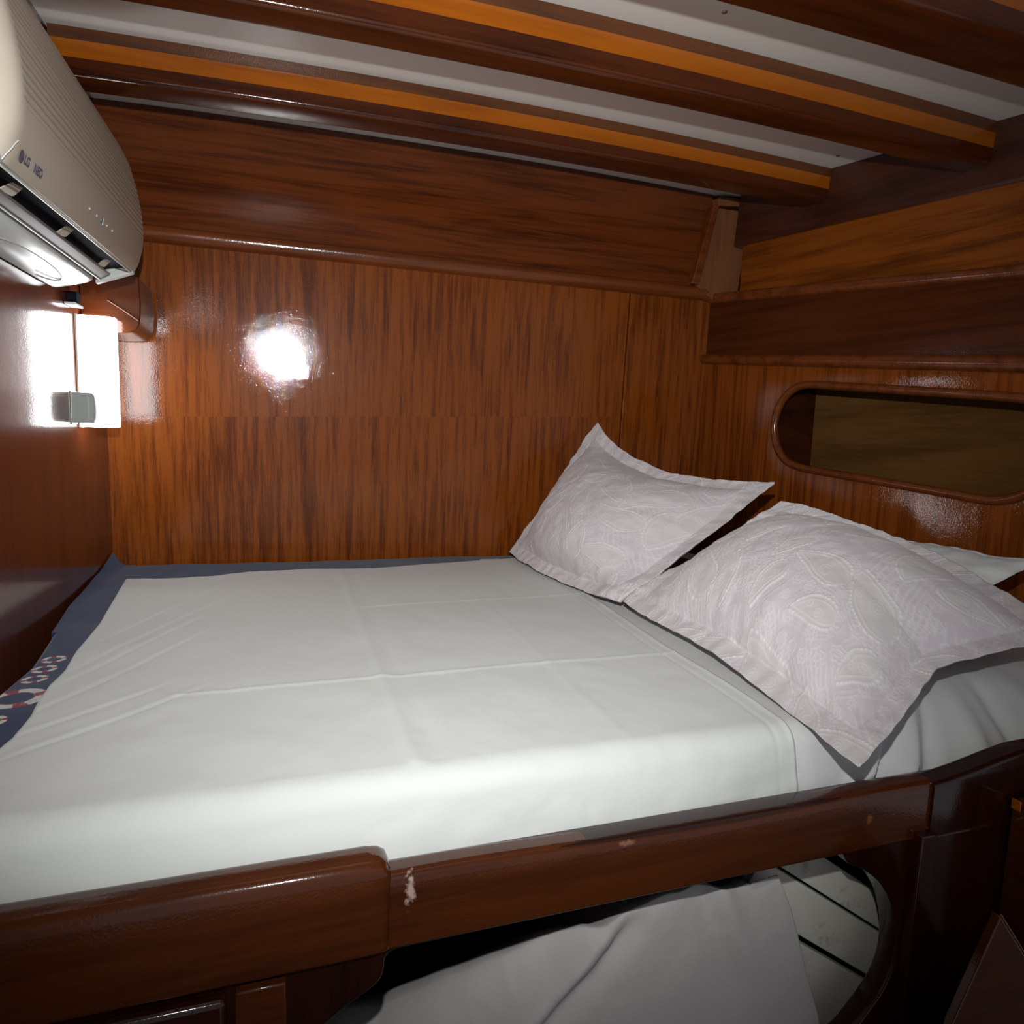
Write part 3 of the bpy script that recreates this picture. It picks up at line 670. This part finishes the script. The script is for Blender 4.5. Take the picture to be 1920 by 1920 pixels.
def pillow(name, c00, c10, c01, c11, thick, up, mat, label, seed, pattern=True, nu=380, nv=300, sag=0.03, flange=0.055, curl=None, group=None, cat='pillow', flare=0.03, sides=(1, 1, 1, 1), kink=0.0):
    c00, c10, c01, c11, up = [np.array(q, float) for q in (c00, c10, c01, c11, up)]
    Wd = np.linalg.norm(c10-c00); Hd = np.linalg.norm(c01-c00)
    u, v = np.meshgrid(np.linspace(0, 1, nu), np.linspace(0, 1, nv), indexing='ij')
    # pull edges inwards between the corners
    k0, k1, k2, k3 = sides     # bottom, right, top, left
    pu = 4*u*(1-u); pv = 4*v*(1-v)
    tri = (1-np.abs(v-0.5)*2)**1.3; pr_ = pv*(1-kink)+tri*kink
    uu = u+flare/Wd*(k3*(1-u)*pv-k1*u*pr_); vv = v+pu*flare/Hd*(k0*(1-v)-k2*v)
    uu = uu+0.006/Wd*fnoise(v*7, u*3, seed+40); vv = vv+0.006/Hd*fnoise(u*7, v*3, seed+41)
    P = (c00[None, None]*((1-uu)*(1-vv))[..., None]+c10*(uu*(1-vv))[..., None]+c01*((1-uu)*vv)[..., None]+c11*(uu*vv)[..., None])
    nrm = np.cross(c10-c00, c01-c00); nrm /= np.linalg.norm(nrm)
    if np.dot(nrm, up) < 0: nrm = -nrm
    s = u*Wd; t = v*Hd
    ds = np.minimum(s, Wd-s); dt = np.minimum(t, Hd-t)
    bs = np.clip((ds-flange*0.75)/(Wd/2-flange*0.75), 0, 1); bt = np.clip((dt-flange*0.75)/(Hd/2-flange*0.75), 0, 1)
    dome = (1-(1-bs)**2.4)**0.75*(1-(1-bt)**2.4)**0.75
    h = thick*dome
    wr = 0.006*fnoise(s*9, t*9, seed+3)+0.004*fnoise(s*22, t*22, seed+4)
    edge = np.exp(-(np.minimum(ds, dt)/0.06)**2)
    pleat = 0.0012*np.sin(np.where(ds < dt, t, s)*2*math.pi/0.045+3*fnoise(s*8, t*8, seed+5))*edge
    flut = 0.009*edge*fnoise(s*5+2, t*5, seed+7)
    if curl is not None:
        for (cu_, cv_, amt, rad) in curl: h = h+amt*np.exp(-(((s-cu_*Wd)**2+(t-cv_*Hd)**2)/rad**2))
    if pattern:
        line, fill = paisley(s, t, Wd, Hd, seed)
        tex = 0.0005*fill+0.0017*line
    else: tex = 0; line = fill = np.zeros_like(s)
    front = P+nrm*(h+wr*0.8+pleat*0.7+flut+tex)[..., None]
    sagv = -sag*dome
    back = P-nrm*(0.004+thick*0.35*dome-flut*0.8-pleat*0.5)[..., None]
    bd = (u == 0) | (u == 1) | (v == 0) | (v == 1)
    back[bd] = front[bd]
    A = front.reshape(-1, 3); B = back.reshape(-1, 3)
    f1 = gridfaces(nu, nv); f2 = gridfaces(nu, nv, nu*nv, True)
    # back boundary shares the front vertices
    idx = np.arange(2*nu*nv); bm = bd.ravel(); idx[nu*nv:][bm] = np.arange(nu*nv)[bm]
    f2 = idx[f2]; used = np.ones(2*nu*nv, bool); used[nu*nv:][bm] = False
    remap = np.cumsum(used)-1; V = np.concatenate([A, B])[used]; F = remap[np.concatenate([f1, f2])]
    o = mesh(name, V, F, mat, smooth=True)
    import bmesh
    n0 = np.cross(c10-c00, c01-c00)
    if np.dot(n0, up) < 0: o.data.flip_normals()
    if pattern:
        g = np.array([0.64, 0.59, 0.62]); fl = np.array([0.665, 0.625, 0.632]); hi = np.array([0.86, 0.83, 0.82])
        col = g+(fl-g)*fill[..., None]; col = col+(hi-col)*(line*0.75)[..., None]
        cc_ = np.concatenate([col.reshape(-1, 3), np.tile(g, (nu*nv, 1))])[used]
        at = o.data.color_attributes.new('print', 'FLOAT_COLOR', 'POINT'); at.data.foreach_set('color', np.c_[cc_, np.ones(len(cc_))].ravel())
    tag(o, label, cat, group); return o
pillow('quilted_pillow', (0.700, 2.075, 1.000), (0.745, 1.395, 1.002), (0.995, 2.085, 1.432), (1.235, 1.495, 1.285), 0.115, (-1, -.3, 1), M['quilt'],
       'lilac quilted pillow farther back, propped up in the corner against the back wall', 101, flare=0.045, sides=(-0.35, -0.1, 1.9, -0.1), curl=[(0.93, 0.08, 0.02, 0.05)], group='lilac paisley pillows')
pillow('quilted_pillow', (0.745, 1.385, 1.008), (0.698, 0.646, 0.984), (1.160, 1.375, 1.240), (1.32, 0.80, 1.075), 0.115, (-1, -.3, 1), M['quilt'],
       'large lilac quilted pillow in front, one pointed corner hanging over the bed edge', 202, flare=0.045, sides=(0.45, 1.75, -1.3, -0.1), kink=0.75, group='lilac paisley pillows')
pillow('plain_pillow', (1.02, 1.50, 1.01), (1.17, 1.00, 1.00), (1.30, 1.46, 1.19), (1.45, 0.95, 1.17), 0.05, (-.3, -.3, 1), M['sheet2'],
       'plain white pillow half hidden behind the front lilac pillow, by the right wall', 303, pattern=False, nu=120, nv=100, flange=0.01, flare=0.01)

# ------------------------------------------------------------------ berth woodwork
bth = empty('berth', (0.4, 0.715, 0.0), 'built-in mahogany berth front below the mattress with a scalloped opening', 'berth')
F = lambda y0: (lambda u, v, w_: (u, y0-w_, v))
holeR = [(0.748, 0.819), (0.758, 0.802), (0.785, 0.790), (0.822, 0.762), (0.849, 0.724), (0.866, 0.672), (0.867, 0.619), (0.852, 0.579), (0.796, 0.520), (0.70, 0.47)]
holeL = [(0.25, 0.47), (0.10, 0.52), (0.04, 0.60), (0.005, 0.68), (0.018, 0.728), (0.062, 0.760), (0.091, 0.775), (0.104, 0.788), (0.104, 0.817)]
hp = smoothpoly(holeR+holeL, [.006, .006]+[.018]*(len(holeR)+len(holeL)-2), 4)
plate('front_panel', [(-0.62, 0.02), (1.072, 0.02), (1.072, 0.905), (-0.62, 0.905)], [hp], 0.034, lambda u, v, w_: (u, 0.700-w_, v), M['berth_shaded'], bth, bevel=0.003)
# upper rail
pr = smoothpoly([(0.6965, 0.821), (0.6965, 0.905), (0.731, 0.905), (0.731, 0.821)], [.004, .012, .008, .002], 5)
xs = np.linspace(0.108, 0.90, 30)
loft('side_rail', [[(x, a, b+(0.0035*math.sin(x*9) if b > 0.88 else 0)) for a, b in pr] for x in xs], M['rail_worn'], bth, autosm=50)
pr2 = smoothpoly([(0.690, 0.822), (0.690, 0.931), (0.733, 0.931), (0.733, 0.822)], [.004, .018, .012, .002], 6)
loops = [[(x, a, b) for a, b in pr2] for x in np.linspace(-0.62, 0.085, 10)]
for x, d in ((0.098, .002), (0.106, .007), (0.110, .016)): loops.append([(x, a+(d*.5 if a < 0.70 else 0), b-d*(b > .9)) for a, b in pr2])
loft('raised_lip', loops, M['berth'], bth, autosm=50)
pr3 = smoothpoly([(0.692, 0.815), (0.692, 0.930), (0.730, 0.930), (0.730, 0.815)], [.004, .008, .008, .002], 5)
loops = [[(x, a, 0.815+(b-0.815)*k) for a, b in pr3] for x, k in ((0.898, .79), (0.93, .82), (0.97, .87), (1.03, .97), (1.075, 1.04), (1.35, 1.10))]
loft('end_rail', loops, M['berth_shaded'], bth, autosm=50)
# post and inset panel to the right of the opening
box('end_post', (0.872, 0.682, 0.02), (0.904, 0.700, 0.835), M['berth_shaded'], bth, 0.003)
box('end_panel', (0.906, 0.690, 0.02), (1.076, 0.699, 0.826), M['berth_shaded'], bth, 0.003)
# cupboard door low on the left
dr = box('cupboard_door', (-0.56, 0.684, 0.30), (-0.058, 0.6995, 0.812), M['berth_shaded'], bth, 0.006)
box('door_inset', (-0.50, 0.680, 0.36), (-0.090, 0.685, 0.780), M['beamcap'], dr, 0.003)
box('handle', (-0.125, 0.664, 0.742), (-0.088, 0.681, 0.752), M['steel'], dr, 0.003)
box('door_post', (-0.05, 0.688, 0.30), (0.000, 0.6995, 0.815), M['berth'], bth, 0.002)
# worn spot on the rail beside the lip
# right-hand cabinet side and leaning board
cb = empty('side_cabinet', (1.2, 0.66, 0.0), 'dark red-brown cabinet side at the right edge beyond the berth end', 'cabinet')
box('side_panel', (1.053, 0.605, 0.02), (1.40, 0.686, 0.865), M['berth'], cb, 0.004)
box('edge_chip', (1.0515, 0.672, 0.850), (1.0545, 0.6865, 0.8665), M['amber'], cb, 0.002)
hb = empty('hatch_board', (1.05, 0.62, 0.0), 'brown wooden board with a pointed corner leaning in the lower right corner', 'board')
loft('board', [[(0.890, y, 0.786), (0.826, y, 0.648), (0.70, y, 0.02), (1.30, y, 0.02), (1.30, y, 0.283), (0.9405, y, 0.724)] for y in (0.575, 0.587)], M['berth'], hb, bevel=0.002)
tube('edge_strip', [(0.891, 0.576, 0.787), (0.9415, 0.576, 0.725), (1.10, 0.576, 0.530)], 0.0015, M['post'], hb, seg=8)  # highlight along the board's edge, modelled as a pale strip

# ------------------------------------------------------------------ lower bunk seen through the opening
def hull_planks():
    # painted planks running down to the right just behind the opening, dark gaps between them
    a = np.array([0.747, 0.722]); e = np.array([0.219, -0.154]); e /= np.linalg.norm(e); n = np.array([-e[1], e[0]])
    names = ['worn white painted plank at the top right inside the berth opening', 'widest worn white plank, in the middle of the berth opening beside the grey sheet', 'worn white plank lowest in the berth opening, below the dark gap']
    for k, (d0, d1) in enumerate(((0.0025, 0.052), (-0.073, -0.0025), (-0.20, -0.083))):
        q = [a+e*t+n*d for t, d in ((-0.06, d0), (0.48, d0), (0.48, d1), (-0.06, d1))]
        o = loft('hull_plank', [[(p[0], y+0.10*(0.75-p[1])*0, p[1]) for p in q] for y in (0.800, 0.816)], M['paint'], None, bevel=0.002)
        tag(o, names[k], 'plank', 'white planks inside the berth')
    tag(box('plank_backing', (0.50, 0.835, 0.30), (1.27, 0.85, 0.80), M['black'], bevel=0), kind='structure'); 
hull_planks()
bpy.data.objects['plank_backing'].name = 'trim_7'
def lower_sheet():
    nx, ny = 260, 200
    U, V = np.meshgrid(np.linspace(0, 1, nx), np.linspace(0, 1, ny), indexing='ij')
    # V: 0 bottom front .. 0.62 crest .. 1 falls away behind
    X = -0.02+U*0.86
    yc = np.interp(X, [-0.02, 0.14, 0.33, 0.46, 0.55, 0.75], [0.95, 0.90, 0.815, 0.778, 0.770, 0.765])
    zcx = np.interp(X, [-0.02, 0.14, 0.33, 0.46, 0.62, 0.70, 0.75], [0.52, 0.575, 0.680, 0.735, 0.765, 0.765, 0.755])
    t = np.clip(V/0.62, 0, 1); q = np.clip((V-0.62)/0.38, 0, 1)
    y0 = 0.738
    Y = y0+(yc-y0)*t**1.15; Z = 0.42+(zcx-0.42)*np.sin(t*math.pi/2)**0.9
    xe = np.interp(Z, [0.42, 0.52, 0.60, 0.70, 0.76, 0.80], [0.80, 0.775, 0.745, 0.715, 0.690, 0.672])
    X = -0.02+U*(xe+0.02)
    Y = Y+q*0.12; Z = Z-0.10*q**1.5
    amp = np.clip((Y-0.738)/0.03, 0.25, 1)
    Z = Z+0.010*fnoise(X*7, V*0+2, 66)*np.sin(np.clip(t, 0, 1)*math.pi/2)
    w_ = 0.012*fnoise(X*6, Z*6, 61)+0.006*fnoise(X*15, Z*13, 62)
    w_ += 0.022*segridge(X, Z, (0.20, 0.52), (0.42, 0.74), 0.022, .2)-0.014*segridge(X, Z, (0.245, 0.50), (0.46, 0.73), 0.016, .2)
    w_ += 0.014*segridge(X, Z, (0.30, 0.50), (0.24, 0.60), 0.018, .3)+0.012*segridge(X, Z, (0.58, 0.78), (0.68, 0.55), 0.020, .3)-0.010*segridge(X, Z, (0.55, 0.78), (0.63, 0.55), 0.02, .3)
    Y = np.clip(Y-w_*amp, 0.7335, None); Y = np.where(U > 0.93, np.minimum(Y, 0.762), Y)
    v = np.stack([X, Y, Z], -1).reshape(-1, 3)
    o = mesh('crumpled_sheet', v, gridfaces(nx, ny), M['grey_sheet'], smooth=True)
    so = o.modifiers.new('thickness', 'SOLIDIFY'); so.thickness = 0.002; so.offset = -1
    tag(o, 'crumpled grey-white sheet on the lower bunk, seen through the opening', 'sheet')
lower_sheet()
# hull lining behind the lower bunk
tag(box('trim_6', (1.30, 0.745, 0.02), (1.32, 2.1, 0.85), M['dark'], bevel=0), kind='structure')
# berth base under the mattress
box('mattress_base', (XL+0.003, 0.732, 0.835), (1.42, 2.14, 0.859), M['berth_shaded'], bth, 0.001)
